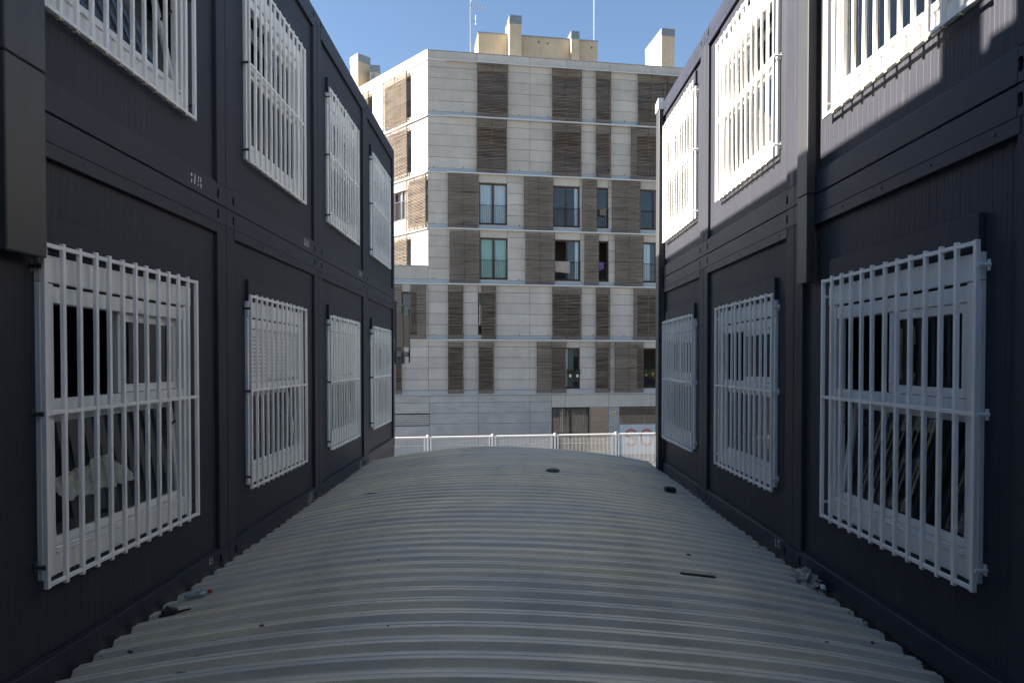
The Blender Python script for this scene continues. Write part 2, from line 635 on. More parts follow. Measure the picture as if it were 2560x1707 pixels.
def holed_plate(b, a0, a1, z0, z1, o, ca, cz, ra, rz, depth=0.03):
    """front plate with an oval hole and its lip"""
    angs = sorted(set([2 * math.pi * i / 14 for i in range(14)] +
                      [math.atan2(zz - cz, aa - ca) % (2 * math.pi) for aa in (a0, a1) for zz in (z0, z1)]))

    def outer(t):
        dx, dz = math.cos(t), math.sin(t)
        k = min([((a1 if dx > 0 else a0) - ca) / dx if abs(dx) > 1e-6 else 9e9,
                 ((z1 if dz > 0 else z0) - cz) / dz if abs(dz) > 1e-6 else 9e9])
        return (ca + dx * k, cz + dz * k)

    def oval(t):
        e = 0.6
        c, s_ = math.cos(t), math.sin(t)
        return (ca + ra * math.copysign(abs(c) ** e, c), cz + rz * math.copysign(abs(s_) ** e, s_))
    for i, t in enumerate(angs):
        t2 = angs[(i + 1) % len(angs)]
        p, q, r_, s_ = outer(t), outer(t2), oval(t2), oval(t)
        b.poly([(p[0], o, p[1]), (q[0], o, q[1]), (r_[0], o, r_[1]), (s_[0], o, s_[1])])
        b.poly([(s_[0], o, s_[1]), (r_[0], o, r_[1]), (r_[0], o - depth, r_[1]), (s_[0], o - depth, s_[1])])


def stencil(root, a0, z0, a1, z1, seed):
    """worn white stencil strokes on a beam face"""
    rn = random.Random(seed)
    b = MB()
    n = rn.choice((3, 4))
    wd = (a1 - a0)
    for i in range(n):
        x = a0 + wd * (i + .2) / n
        lean = rn.uniform(-.3, .3) * wd / n
        segs = rn.choice((1, 2, 3))
        for k in range(segs):
            t0, t1 = k / segs + rn.uniform(0, .1), (k + 1) / segs - rn.uniform(0, .12)
            ww = abs(wd) / n * rn.uniform(.26, .44)
            x0, x1 = x + lean * t0, x + lean * t1
            ya, yb = z0 + (z1 - z0) * t0, z0 + (z1 - z0) * t1
            b.poly([(x0, .0024, ya), (x0 + ww, .0024, ya), (x1 + ww * rn.uniform(.5, 1), .0024, yb), (x1, .0024, yb)])
    b.build('stencil_mark', STENCIL, root, fix=False)


def cabin(side, s0, s1, base, label, group, mode, top=HU, ac=None, detail=True, win=True, marks=(), body_depth=5.9):
    sc = (s0 + s1) / 2
    W = s1 - s0
    loc, rz = xform(side, sc, base)
    root = empty('cabin', loc, rz, label=label, cat='site cabin', group=group)
    hw = W / 2
    e = hw - .0025
    if ac is None:
        ac = 0.07 if side == 'L' else -0.088
    up = base > 0
    zb = 0.148
    zt = top - 0.135          # underside of roof beam
    zs = zt - 0.072           # underside of drip strip
    # shell (five faces, open to the front)
    b = MB()
    b.box(-e, e, -body_depth, -0.101, 0.004, top - .004, skip=('y1',))
    b.build('shell', ROOM if win else NAVY, root, fix=False)
    fl = MB().box(-hw + .15, hw - .15, -0.099, 0.0, 0.003, zb).build('floor_beam', NAVY2, root, bevel=0.004)
    rb = MB().box(-hw + .15, hw - .15, -0.099, 0.0, zt, top - .003).build('roof_beam', NAVY2, root, bevel=0.004)
    if detail:
        for s_ in (-1, 1):
            a0, a1 = sorted((s_ * (hw - .1485), s_ * e))
            for (z0, z1, nm) in ((0.003, zb, 'corner_fitting'), (zt, top - .003, 'corner_fitting')):
                c = MB()
                holed_plate(c, a0, a1, z0, z1, 0.0, s_ * (hw - .135), (z0 + z1) / 2, 0.0165, 0.032)
                c.box(a0, a1, -0.099, -0.031, z0, z1)
                c.poly([(a0, 0, z1), (a1, 0, z1), (a1, -.03, z1), (a0, -.03, z1)])
                c.poly([(a0, 0, z0), (a1, 0, z0), (a1, -.03, z0), (a0, -.03, z0)])
                xe = a1 if s_ > 0 else a0
                c.poly([(xe, 0, z0), (xe, 0, z1), (xe, -.03, z1), (xe, -.03, z0)])
                o = c.build(nm, NAVY2, root)
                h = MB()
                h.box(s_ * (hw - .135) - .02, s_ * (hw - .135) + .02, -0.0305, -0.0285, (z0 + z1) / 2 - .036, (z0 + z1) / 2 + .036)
                h.build('hole_back', HOLE, o)  # plate behind the oval, coloured near-black as the hole's shade
    for s_ in (-1, 1):
        a0, a1 = sorted((s_ * (hw - .1485), s_ * e))
        MB().box(a0, a1, -0.099, 0.0, zb + .0015, zt - .0015).build('column', NAVY, root, bevel=0.004)
    st = MB().box(-hw + .13, hw - .13, -0.02, 0.0035, zs, zt - .002)
    if detail:
        strip = st.build('drip_strip', NAVY2, root, bevel=0.0015)
        for k in range(5):
            a = -hw + .28 + k * (W - .56) / 4
            sc_ = MB().tube((a, 0.003, zs + .04), (a, 0.009, zs + .04), 0.0075, 6)
            sc_.build('screw', BOLT, strip)
    else:
        st.build('drip_strip', NAVY2, root)
    # wall panel around the window opening
    pa0, pa1 = -hw + .1485, hw - .1485
    if win:
        z = (0.518 if not up else 0.483)
        wa0, wa1, wz0, wz1 = ac - .727, ac + .727, z - .002, z + 1.494
        pnl = MB()
        o = -0.03
        ribbed(pnl, pa0, wa0, zb, zs + .01, o)
        ribbed(pnl, wa1, pa1, zb, zs + .01, o)
        ribbed(pnl, wa0, wa1, zb, wz0, o)
        ribbed(pnl, wa0, wa1, wz1, zs + .01, o)
        for q in ([(wa0, o, wz0), (wa1, o, wz0), (wa1, -.1, wz0), (wa0, -.1, wz0)], [(wa0, o, wz1), (wa1, o, wz1), (wa1, -.1, wz1), (wa0, -.1, wz1)],
                  [(wa0, o, wz0), (wa0, o, wz1), (wa0, -.1, wz1), (wa0, -.1, wz0)], [(wa1, o, wz0), (wa1, o, wz1), (wa1, -.1, wz1), (wa1, -.1, wz0)]):
            pnl.poly(q)
        # inner skin so no light leaks round the edges
        for q in ((pa0 - .1, wa0, zb - .1, zs + .1), (wa1, pa1 + .1, zb - .1, zs + .1), (wa0, wa1, zb - .1, wz0), (wa0, wa1, wz1, zs + .1)):
            pnl.poly([(q[0], -.1, q[2]), (q[1], -.1, q[2]), (q[1], -.1, q[3]), (q[0], -.1, q[3])])
        pnl.build('wall_panel', NAVY, root, fix=False)
        MB().box(pa0 + .002, pa1 - .002, -0.0295, -0.012, zb + .001, zb + .014).build('panel_sill', NAVY2, root)
        # dark board above the window that hides the shutter
        hd = MB()
        hd.box(ac - .715, ac + .715, -0.0295, -0.002, z + 1.497, z + 1.668)
        hd.build('window_hood', NAVY, root, bevel=0.002)
        window(root, ac, z, side, mode)
        if detail:
            grille(root, ac, z - .03, side, rusty=up)
    else:
        pnl = MB()
        ribbed(pnl, pa0, pa1, zb, zs + .01, -0.03)
        pnl.build('wall_panel', NAVY, root, fix=False)
    for (a0, z0, a1, z1, sd) in marks:
        stencil(root, a0, z0, a1, z1, sd)
    return root


LJ = [-2.185, 0.245, 2.675, 5.115, 7.545, 9.983, 12.42]
RJ = [-2.03, 0.33, 2.69, 5.05, 7.414, 9.78]


def la(s, k):
    """distance along the left wall -> local a of cabin k"""
    return (LJ[k] + LJ[k + 1]) / 2 - s


GL, GRt = 'dark site cabins stacked along the left side', 'dark site cabins stacked along the right side'
low_modes_L = {2: dict(near=0, tilt=5), 3: dict(shutter=.44, tilt=9), 4: dict(shutter=.44, tilt=9), 5: dict(near=0, tilt=0)}
up_modes_L = {2: dict(tilt=12), 3: dict(near=0, tilt=0, blind=.12), 4: dict(tilt=0, blind=.1), 5: dict(tilt=0)}
lab_low_L = {2: 'nearest lower left dark cabin, window slid half open behind white bars with pale sheet inside',
             3: 'lower left dark cabin with white roller shutter half down, nearer of the two shuttered ones',
             4: 'lower left dark cabin with white roller shutter half down, farther of the two shuttered ones',
             5: 'farthest lower left dark cabin, small barred window beside the white fence'}
lab_up_L = {2: 'nearest upper left dark cabin, blue sky reflected in its tilted window behind rusty-ended bars',
            3: 'upper left dark cabin second from the camera, tall barred window above the half-shuttered one',
            4: 'upper left dark cabin third from the camera, barred window under the sloping roof line',
            5: 'farthest upper left dark cabin, at the corner against the pale apartment block'}
for k in (2, 3, 4, 5):
    mk = {2: [(la(4.785, 2), .085, la(4.85, 2), .135, 3)], 3: [(la(7.28, 3), .03, la(7.11, 3), .145, 5)], 4: [(la(9.66, 4), .03, la(9.52, 4), .13, 6)]}.get(k, ())
    cabin('L', LJ[k], LJ[k + 1], BASE_LO, lab_low_L[k], GL, low_modes_L[k], marks=mk)
    mk = {2: [(la(4.72, 2), .04, la(4.53, 2), .12, 11)], 3: [(la(7.20, 3), .045, la(7.0, 3), .125, 12)], 4: [(la(9.73, 4), .055, la(9.54, 4), .13, 13)]}.get(k, ())
    cabin('L', LJ[k], LJ[k + 1], BASE_UP, lab_up_L[k], GL, up_modes_L[k], marks=mk)
low_modes_R = {2: dict(tilt=9, near=1, far=0), 3: dict(tilt=0, far=0, near=1), 4: dict(tilt=0)}
up_modes_R = {2: dict(tilt=0), 3: dict(tilt=0, near=0, blind=.1), 4: dict(tilt=0, near=0)}
lab_low_R = {2: 'nearest lower right dark cabin, large white-barred window with tilted lower pane',
             3: 'middle lower right dark cabin, barred window between grey downpipe and farthest cabin',
             4: 'farthest lower right dark cabin, beside the fence and black block on the roof'}
lab_up_R = {2: 'nearest upper right dark cabin, partly sunlit wall crossed by a stepped shadow',
            3: 'middle upper right dark cabin, sunlit wall with dazzling white bars',
            4: 'farthest upper right dark cabin, sunlit and ending at a pale corner downpipe'}
for k in (2, 3, 4):
    mk = [(5.27 - 6.232, .06, 5.385 - 6.232, .14, 21)] if k == 3 else ()
    cabin('R', RJ[k], RJ[k + 1], BASE_LO, lab_low_R[k], GRt, low_modes_R[k], marks=mk)
    cabin('R', RJ[k], RJ[k + 1], BASE_UP, lab_up_R[k], GRt, up_modes_R[k], top=2.402)
# the same rows carry on beside and behind the viewer, and one storey further down
for side, J, grp, tp in (('L', LJ, GL, HU), ('R', RJ, GRt, 2.402)):
    sd = 'left' if side == 'L' else 'right'
    for k in (0, 1):
        pl_ = 'behind the viewer' if k == 0 else 'level with the viewer'
        cabin(side, J[k], J[k + 1], BASE_LO, 'dark lower cabin of the %s row, %s, outside the picture' % (sd, pl_), grp, dict(), detail=(k == 1))
        cabin(side, J[k], J[k + 1], BASE_UP, 'dark upper cabin of the %s row, %s, outside the picture' % (sd, pl_), grp, dict(), detail=(k == 1), top=tp)
for side, J in (('L', LJ), ('R', RJ)):
    sc = (J[0] + J[-1]) / 2
    loc, rz = xform(side, sc, 0)
    M = Matrix.Translation((loc[0], loc[1], 0)) @ Matrix.Rotation(rz, 4, 'Z')
    b = MB(M)
    b.box(-(J[-1] - J[0]) / 2, (J[-1] - J[0]) / 2, -5.9, -0.012, 0.002, BASE_LO + H0 - .003)
    tag(b.build('ground_storey', NAVY), kind='structure')
# end block that joins the two rows behind the viewer
root = empty('cabin', (0, -0.35, H0 + BASE_LO - 2.665), 0, label='dark cabin block closing the court behind the viewer', cat='site cabin', group=GRt)
b = MB()
b.box(-2.05, 2.05, -5.5, 0, 0, 2.665 * 2 - .01)
b.build('shell', NAVY, root)

# ------------------------------------------------------------------ downpipes


def downpipe(side, s0, s1, proud, segs, label, cap=None):
    sc = (s0 + s1) / 2
    loc, rz = xform(side, sc, segs[0][0])
    root = empty('downpipe', loc, rz, label=label, cat='downpipe', group='square grey downpipes on the cabin rows')
    hw = (s1 - s0) / 2
    for (z0, z1, inset) in segs:
        b = MB()
        b.box(-hw + inset, hw - inset, 0.0012, proud - inset, z0 - segs[0][0], z1 - segs[0][0] - .004)
        b.build('pipe_section', PIPE, root, bevel=0.005)
    for (z0, z1, inset) in segs[1:]:
        b = MB()
        for s_ in (-1, 1):
            b.tube((s_ * (hw + .001), proud * .5, z0 + .12 - segs[0][0]), (s_ * (hw + .008), proud * .5, z0 + .12 - segs[0][0]), .007, 6)
        b.build('rivet', BOLT, root)
    if cap:
        b = MB()
        z = cap - segs[0][0]
        b.prism([(-hw - .006, z - .12), (hw + .006, z - .12), (hw + .006, z), (-hw - .006, z + .03)], 'y', 0.0012, proud + .012)
        b.build('cap', WHITE, root)
    return root


downpipe('L', 2.81, 3.06, 0.062, [(0.462, 1.28, .0025), (1.28, 3.82, 0.0)], 'grey square downpipe at the left picture edge, ending above the nearest barred window')
downpipe('R', 4.70, 4.862, 0.062, [(0.545, 1.155, .0025), (1.155, 3.56, 0.0)], 'grey square downpipe between the two nearer right cabins, half sunlit')
downpipe('R', 9.37, 9.555, 0.062, [(-1.62, .30, .0025), (.30, 1.155, .0015), (1.155, 3.50, 0.0)],
         'tall pale grey downpipe at the far right corner, silhouetted against the apartment block', cap=3.56)

# roof-top ducts of the left row (above the frame; they throw the stepped shadow on the right wall)
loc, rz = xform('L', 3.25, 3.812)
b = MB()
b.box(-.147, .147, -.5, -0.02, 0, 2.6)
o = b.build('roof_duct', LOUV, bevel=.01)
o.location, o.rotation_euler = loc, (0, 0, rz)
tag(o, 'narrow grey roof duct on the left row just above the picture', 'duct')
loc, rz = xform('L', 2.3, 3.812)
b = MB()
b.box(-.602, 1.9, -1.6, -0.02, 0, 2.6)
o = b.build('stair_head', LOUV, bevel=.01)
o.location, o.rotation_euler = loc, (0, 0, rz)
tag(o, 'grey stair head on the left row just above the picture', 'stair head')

# ------------------------------------------------------------------ arched corrugated roof between the rows


def roof_h(x):
    dx = x + 0.30
    return -1.262 - (0.062 if dx < 0 else 0.0445) * dx * dx


root = empty('canopy_roof', (0, 5.0, H0 - 1.52), 0, label='arched corrugated grey metal roof filling the gap between the dark cabins', cat='canopy roof')
prof = [(0.0, -.038), (0.022, -.038), (0.028, -.035), (0.042, -.003), (0.047, 0.0), (0.066, 0.0), (0.070, -.006), (0.080, -.006), (0.084, 0.0), (0.103, 0.0), (0.108, -.003), (0.122, -.035), (0.128, -.038)]
P = 0.172
ys = []
y = -0.25
i = 0
while y < 10.15:
    jit = random.uniform(-.003, .003)
    for (t, d) in prof:
        ys.append((y + t, d + (jit if d == 0 else 0)))
    y += P
NX = 44
b = MB()
vs = []
for (yy, d) in ys:
    x0 = -(2.1335 + .008 * yy) + .028
    x1 = 2.0971 - .011 * yy - .022
    rag = random.Random(int((yy + 1) / P) * 7).uniform(0, .012)
    for j in range(NX + 1):
        x = x0 + rag + (x1 - x0 - 2 * rag) * j / NX
        wv = .004 * math.sin(x * 3.1 + yy * .9) + .003 * math.sin(yy * 2.3 + x)
        vs.append((x, yy - 5.0, roof_h(x) + d + wv + 1.52))
b.v = vs
for i in range(len(ys) - 1):
    for j in range(NX):
        k = i * (NX + 1) + j
        b.f.append((k, k + 1, k + NX + 2, k + NX + 1))
        b.mi.append(0)
me = b.mesh('corrugated_sheet', ROOFM, smooth=False, fix=False)
rs = obj('corrugated_sheet', me, root)
md = rs.modifiers.new('thickness', 'SOLIDIFY')
md.thickness = 0.0025
md.offset = -1
for x in (-1.5, -.3, .9):
    b = MB()
    b.box(x - .03, x + .03, -5.2, 5.1, roof_h(x) + 1.52 - .115, roof_h(x) + 1.52 - .04)
    b.build('purlin', GREYM, root)
for side in ('L', 'R'):
    b = MB()
    for (ya, yb) in ((-0.2, 5.0), (5.0, 10.15)):
        q = []
        for yy in (ya, yb):
            xx = -(2.1335 + .008 * yy) + .002 if side == 'L' else 2.0971 - .011 * yy - .002
            q.append((xx, yy - 5))
        sgn = 1 if side == 'L' else -1
        z = roof_h(q[0][0]) + 1.52 - .055
        b.prism([(q[0][0], q[0][1]), (q[1][0], q[1][1]), (q[1][0] + sgn * .05, q[1][1]), (q[0][0] + sgn * .05, q[0][1])], 'z', z - .005, z)
    b.build('edge_angle', GREYM, root)

# ------------------------------------------------------------------ litter on the roof


def at_roof(x, y, dz=0.0):
    return Vector((x, y, H0 + roof_h(x) + dz))


def crumple(n, rx, ry, rz, seed, mats, name, loc, label, cat, group=None, rot=0.0):
    rn = random.Random(seed)
    bm = bmesh.new()
    bmesh.ops.create_icosphere(bm, subdivisions=n, radius=1)
    for v in bm.verts:
        k = rn.uniform(.55, 1.2)
        v.co = Vector((v.co.x * rx * k, v.co.y * ry * k, max(-.2, v.co.z) * rz * k))
    me = bpy.data.meshes.new(name)
    bm.to_mesh(me)
    bm.free()
    me.materials.append(mats)
    o = obj(name, me, None, loc)
    o.rotation_euler = (0, 0, rot)
    return tag(o, label, cat, group)


# green dish lid
b = MB()
n = 20
rings = [(0.082, 0.0), (0.084, 0.012), (0.076, 0.026), (0.05, 0.036), (0.0, 0.040)]
for i in range(len(rings) - 1):
    for k in range(n):
        t0, t1 = 2 * math.pi * k / n, 2 * math.pi * (k + 1) / n
        (r0, z0), (r1, z1) = rings[i], rings[i + 1]
        b.poly([(r0 * math.cos(t0), r0 * math.sin(t0), z0), (r0 * math.cos(t1), r0 * math.sin(t1), z0),
                (r1 * math.cos(t1), r1 * math.sin(t1), z1), (r1 * math.cos(t0), r1 * math.sin(t0), z1)])
o = b.build('dish_lid', GREENP, None, smooth=True, fix=False)
o.location = at_roof(.414, 7.97, 0.0)
tag(o, 'dark green round plastic lid lying on top of the arched roof', 'lid')
b = MB().box(-.062, .062, -.045, .045, 0, .052)
o = b.build('plastic_block', BLACKP, bevel=0.012)
o.location = at_roof(1.69, 7.55)
o.rotation_euler = (0, R(8), R(4))
tag(o, 'black rounded plastic block on the roof near the right cabins', 'block')
b = MB().box(-.108, .104, -.013, .013, 0, .008).prism([(-.122, 0.0), (-.108, -.013), (-.108, .013)], 'z', 0.0, .008)
o = b.build('metal_strip', BLACKP, bevel=0.001)
o.location = at_roof(1.15, 4.305, 0.002)
o.rotation_euler = (0, R(6.5), R(1))
tag(o, 'flat dark strip with pointed end lying on the right side of the roof', 'strip')
b = MB().tube((-.085, 0, .012), (.085, 0.02, .012), .010, 6, r1=.006)
o = b.build('bent_strip', BLACKP)
o.location = at_roof(-1.94, 3.84, -.004)
o.rotation_euler = (0, R(-11), R(4))
tag(o, 'thin dark stick lying at the left roof edge beside a leaf clump', 'stick')
crumple(2, .045, .03, .04, 3, DEBRIS, 'leaf_clump', at_roof(-2.0, 3.90), 'dark clump of rotten leaves at the left roof edge', 'leaf clump')
b = MB()
rn = random.Random(5)
for i in range(26):
    x, y_ = rn.gauss(0, .05), rn.gauss(0, .012)
    a = rn.uniform(0, 6)
    s_ = rn.uniform(.008, .018)
    z = rn.uniform(.004, .018)
    b.poly([(x + s_ * math.cos(a), y_ + s_ * math.sin(a) * .6, z), (x - s_ * math.sin(a) * .5, y_ + s_ * math.cos(a) * .5, z + rn.uniform(-.004, .01)),
            (x - s_ * math.cos(a), y_ - s_ * math.sin(a) * .6, z), (x + s_ * math.sin(a) * .5, y_ - s_ * math.cos(a) * .5, z + rn.uniform(-.004, .01))])
o = b.build('leaf_litter', DEBRIS, None, fix=False)
o.location = at_roof(-1.5, 6.94, -.004)
o.rotation_euler = (0, R(-8), 0)
tag(o, 'scatter of dry dark leaves in a roof groove on the left side', 'leaves', kind='stuff')
CRUMB = ['small dark leaf lying just beyond the pointed strip on the roof', 'tiny dark crumb between the leaf and the black block on the roof',
         'tiny dark speck on the roof nearer the viewer than the green lid', 'small crumb in the left centre foreground of the roof',
         'small dark crumb in the left foreground, inward of the red-capped bottle', 'tiny speck left of centre halfway along the roof',
         'small crumb at the lower right foreground of the roof', 'tiny speck left of centre between foreground and halfway',
         'small dark crumb at the right gutter in the foreground', 'dark crumb lowest at the left gutter, nearest the viewer']
for i, (x, y_, s_) in enumerate(((1.21, 4.79, .017), (1.13, 5.35, .010), (.25, 6.6, .008), (-.62, 3.25, .010), (-1.28, 3.40, .012), (-.38, 5.7, .008),
                                 (1.56, 3.42, .011), (-.9, 4.4, .008), (1.86, 3.55, .012), (-1.9, 3.32, .015))):
    crumple(1, s_ * 1.5, s_ * .8, s_ * .8, 40 + i, DEBRIS, 'dirt_crumb', at_roof(x, y_), CRUMB[i], 'dirt crumb',
            'small dark crumbs scattered on the roof', rot=i)
# pale crumpled sheet behind the lower pane of the nearest left window
rn = random.Random(17)
b = MB()
nu, nv = 22, 9
gr_ = []
for j in range(nv + 1):
    row = []
    for i in range(nu + 1):
        t, q = i / nu, j / nv
        zz = .02 + .13 * q + .03 * math.sin(t * 5.5 + .6) * q + rn.uniform(-.008, .008)
        yy = -.12 * q + .02 * math.sin(t * 21 + q * 5) + rn.uniform(-.006, .006)
        row.append((t * .62 - .31, yy, zz))
    gr_.append(row)
for j in range(nv):
    for i in range(nu):
        b.poly([gr_[j][i], gr_[j][i + 1], gr_[j + 1][i + 1], gr_[j + 1][i]])
o = b.build('crumpled_sheet', SHEET, None, smooth=True, fix=False)
loc, rz = xform('L', 3.74, BASE_LO)
o.location = Vector(loc) + Vector((-.115, 0, .80))
o.rotation_euler = (0, 0, rz)
tag(o, 'crumpled pale sheet seen behind the lower pane of the nearest left window', 'sheet')
# leaf crumbs and grit gathered along both gutters
for side in ('L', 'R'):
    rn = random.Random(31 if side == 'L' else 77)
    b = MB()
    for c_ in range(34):
        yc = rn.uniform(2.6, 10.0)
        for i in range(rn.randint(2, 9)):
            yy = yc + rn.gauss(0, .07)
            dd = abs(rn.gauss(0, .035)) + .03
            xx = -(2.1335 + .008 * yy) + dd if side == 'L' else 2.0971 - .011 * yy - dd
            zz = H0 + roof_h(xx) + rn.uniform(-.012, .012)
            a, s_ = rn.uniform(0, 6.28), rn.uniform(.005, .013)
            ca, sa = math.cos(a) * s_, math.sin(a) * s_
            b.poly([(xx + ca, yy + sa, zz), (xx - sa * .5, yy + ca * .5, zz + rn.uniform(.0, .01)), (xx - ca, yy - sa, zz), (xx + sa * .5, yy - ca * .5, zz + rn.uniform(.0, .006))])
    o = b.build('gutter_grit', DEBRIS, None, fix=False)
    tag(o, 'dark leaf grit gathered along the %s edge of the arched roof' % ('left' if side == 'L' else 'right'), 'grit', kind='stuff')
# clear bottle with red cap
root = empty('drink_bottle', at_roof(-1.93, 4.115, .006), R(4), label='crushed clear drink bottle with red cap on the left roof edge', cat='bottle')
root.rotation_euler = (0, R(-10), R(4))
b = MB()
sec = [(-.08, .020, .012), (-.07, .026, .018), (-.03, .027, .016), (0.0, .020, .013), (.025, .026, .019), (.045, .014, .012), (.058, .010, .010)]
for i in range(len(sec) - 1):
    for k in range(10):
        t0, t1 = 2 * math.pi * k / 10, 2 * math.pi * (k + 1) / 10
        (xa, ra, za), (xb, rb_, zb_) = sec[i], sec[i + 1]
        b.poly([(xa, ra * math.cos(t0), .018 + za * math.sin(t0)), (xa, ra * math.cos(t1), .018 + za * math.sin(t1)),
                (xb, rb_ * math.cos(t1), .018 + zb_ * math.sin(t1)), (xb, rb_ * math.cos(t0), .018 + zb_ * math.sin(t0))])
b.build('bottle_body', BOTM, root, smooth=True, fix=False)
MB().tube((.058, 0, .018), (.078, 0, .018), .0125, 10).build('cap', REDP, root)
# plastic bag and paper wedged against the right cabins
o = crumple(3, .075, .15, .075, 12, BAGM, 'plastic_bag', at_roof(1.96, 4.60, .01), 'crumpled translucent plastic bag wedged between roof and nearest right cabins', 'plastic bag')
crumple(2, .022, .03, .03, 9, PAPER, 'paper_scrap', at_roof(2.0, 4.44, .02), 'small white crumpled scrap next to the plastic bag', 'paper scrap')

# ------------------------------------------------------------------ landing balustrade at the far end of the left row
root = empty('balcony', (-2.235, 12.43, H0 + .1), R(90) - .0, label='small balcony with brown panels at the far end of the left row', cat='balcony')
b = MB()
b.box(0, 1.62, 0.0, 1.3, 0.0, .10)
b.build('slab', GREYM, root)
b = MB()
for a in (.02, .80, 1.58):
    b.box(a - .018, a + .018, -.035, -.004, -.12, .99)
b.box(0, 1.62, -.045, .005, .97, 1.0)
b.box(.0, 1.62, -.03, -.012, .80, .818)
b.build('handrail', GREYM, root)
for a0, a1 in ((.045, .775), (.825, 1.555)):
    MB().box(a0, a1, -.026, -.016, .19, .80).build('infill_panel', BALB, root)
b = MB().box(.9, 1.35, -.04, .3, -.14, -.004)
b.build('bracket', CONC, root)

# ------------------------------------------------------------------ apartment block
broot = empty('apartment_building', tuple(FC), FA, label='pale concrete apartment block with brown sliding louvre screens', cat='building')
LV = [-1.80, 1.18, 4.21, 7.20, 10.22, 13.25, 16.26]
TOPP = 16.77
UR_ = 17.0
CH = Matrix(((-.5635, .8261, 0, 0), (.8261, .5635, 0, 0), (0, 0, 1, 0), (0, 0, 0, 1)))
Zl = lambda h: h + H0
ROWS = [(.25, .83), (.83, 1.44), (1.44, 2.04), (2.04, 2.62), (2.62, 3.0)]
GAP = .0085


def panel(u0, u1, h0, h1, mat=None, M=None, th=.2, name='concrete_panel', y0=0.0):
    b = MB(M)
    j = random.uniform(-.003, .003)
    b.box(u0 + GAP, u1 - GAP, y0 + j, y0 + th, Zl(h0) + GAP, Zl(h1) - GAP)
    return b.build(name, mat or CONC, broot)


def screen(u0, u1, L, T, M=None, leaves=None):
    """sliding screen: frame stiles and horizontal timber slats"""
    z0, z1 = Zl(L) + .065, Zl(T) - .07
    wd = u1 - u0
    nl = leaves or (2 if wd > 1.2 else 1)
    f = MB(M)
    for k in range(nl + 1):
        u = u0 + wd * k / nl
        a, c = (u, u + .035) if k == 0 else (u - .035, u) if k == nl else (u - .02, u + .02)
        f.box(a, c, -.15, -.105, z0, z1)
    sc = f.build('louvre_screen', WOOD, broot)
    s_ = MB(M)
    z = z0 + .01
    rn = random.Random(int(u0 * 100 + L * 1000))
    while z < z1 - .04:
        t = rn.uniform(-.004, .004)
        s_.box(u0 + .004, u1 - .004, -.172 + t, -.151 + t, z, z + .043 + rn.uniform(-.006, .005))
        z += .0805
    o = s_.build('slat_rows', WOOD, sc)
    o['kind'] = 'stuff'
    return sc


def fwindow(u0, u1, h0, h1, style='brown', curtain=None, rail=True, M=None, y=.10, open_half=False, double=None, cy=.10):
    fm = FRAMEB if style == 'brown' else FRAMEK
    t = .07
    z0, z1 = Zl(h0), Zl(h1)
    b = MB(M)
    b.box(u0, u0 + t, y, y + .07, z0, z1)
    b.box(u1 - t, u1, y, y + .07, z0, z1)
    b.box(u0 + t, u1 - t, y, y + .07, z0, z0 + .12)
    b.box(u0 + t, u1 - t, y, y + .07, z1 - t, z1)
    dbl = (u1 - u0 > 1.1) if double is None else double
    m = (u0 + u1) / 2
    if dbl:
        b.box(m - .055, m + .055, y - .012, y + .082, z0 + .12, z1 - t)
    wnd = b.build('facade_window', fm, broot)
    halves = [(u0 + t, m - .055), (m + .055, u1 - t)] if dbl else [(u0 + t, u1 - t)]
    for k, (a, c) in enumerate(halves):
        if open_half and k == 0:
            continue
        q = MB(M)
        q.poly([(a, y + .035, z0 + .12), (c, y + .035, z0 + .12), (c, y + .035, z1 - t), (a, y + .035, z1 - t)])
        q.build('pane', PANE_F, wnd, fix=False)
    # reveals
    rv = MB(M)
    for uu in (u0 - .004, u1 + .004):
        rv.poly([(uu, .01, z0), (uu, .2, z0), (uu, .2, z1), (uu, .01, z1)])
    rv.poly([(u0, .01, z1 + .004), (u1, .01, z1 + .004), (u1, .2, z1 + .004), (u0, .2, z1 + .004)])
    rv.box(u0, u1, -.03, .2, z0 - .05, z0 - .004)
    rv.build('reveal', CONC, wnd, fix=False)
    if curtain:
        for (a, c, mt) in curtain:
            q = MB(M)
            n = max(4, int((c - a) / .045))
            pts = [(a + (c - a) * k / n, y + cy + .018 * math.sin(k * 1.9)) for k in range(n + 1)]
            for p1, p2 in zip(pts[:-1], pts[1:]):
                q.poly([(p1[0], p1[1], z0 + .03), (p2[0], p2[1], z0 + .03), (p2[0], p2[1], z1 - .03), (p1[0], p1[1], z1 - .03)])
            q.build('curtain', mt, wnd, fix=False)
    if rail:
        r_ = MB(M)
        zr = z0 + 1.08
        r_.box(u0 - .02, u1 + .02, -.02, .012, zr - .025, zr)
        r_.box(u0, u1, -.015, .008, z0 + .05, z0 + .075)
        n = int((u1 - u0) / .1)
        for k in range(n + 1):
            u = u0 + .02 + (u1 - u0 - .04) * k / n
            r_.box(u - .007, u + .007, -.012, .004, z0 + .075, zr - .025)
        r_.build('railing', RAILK, wnd)
    return wnd


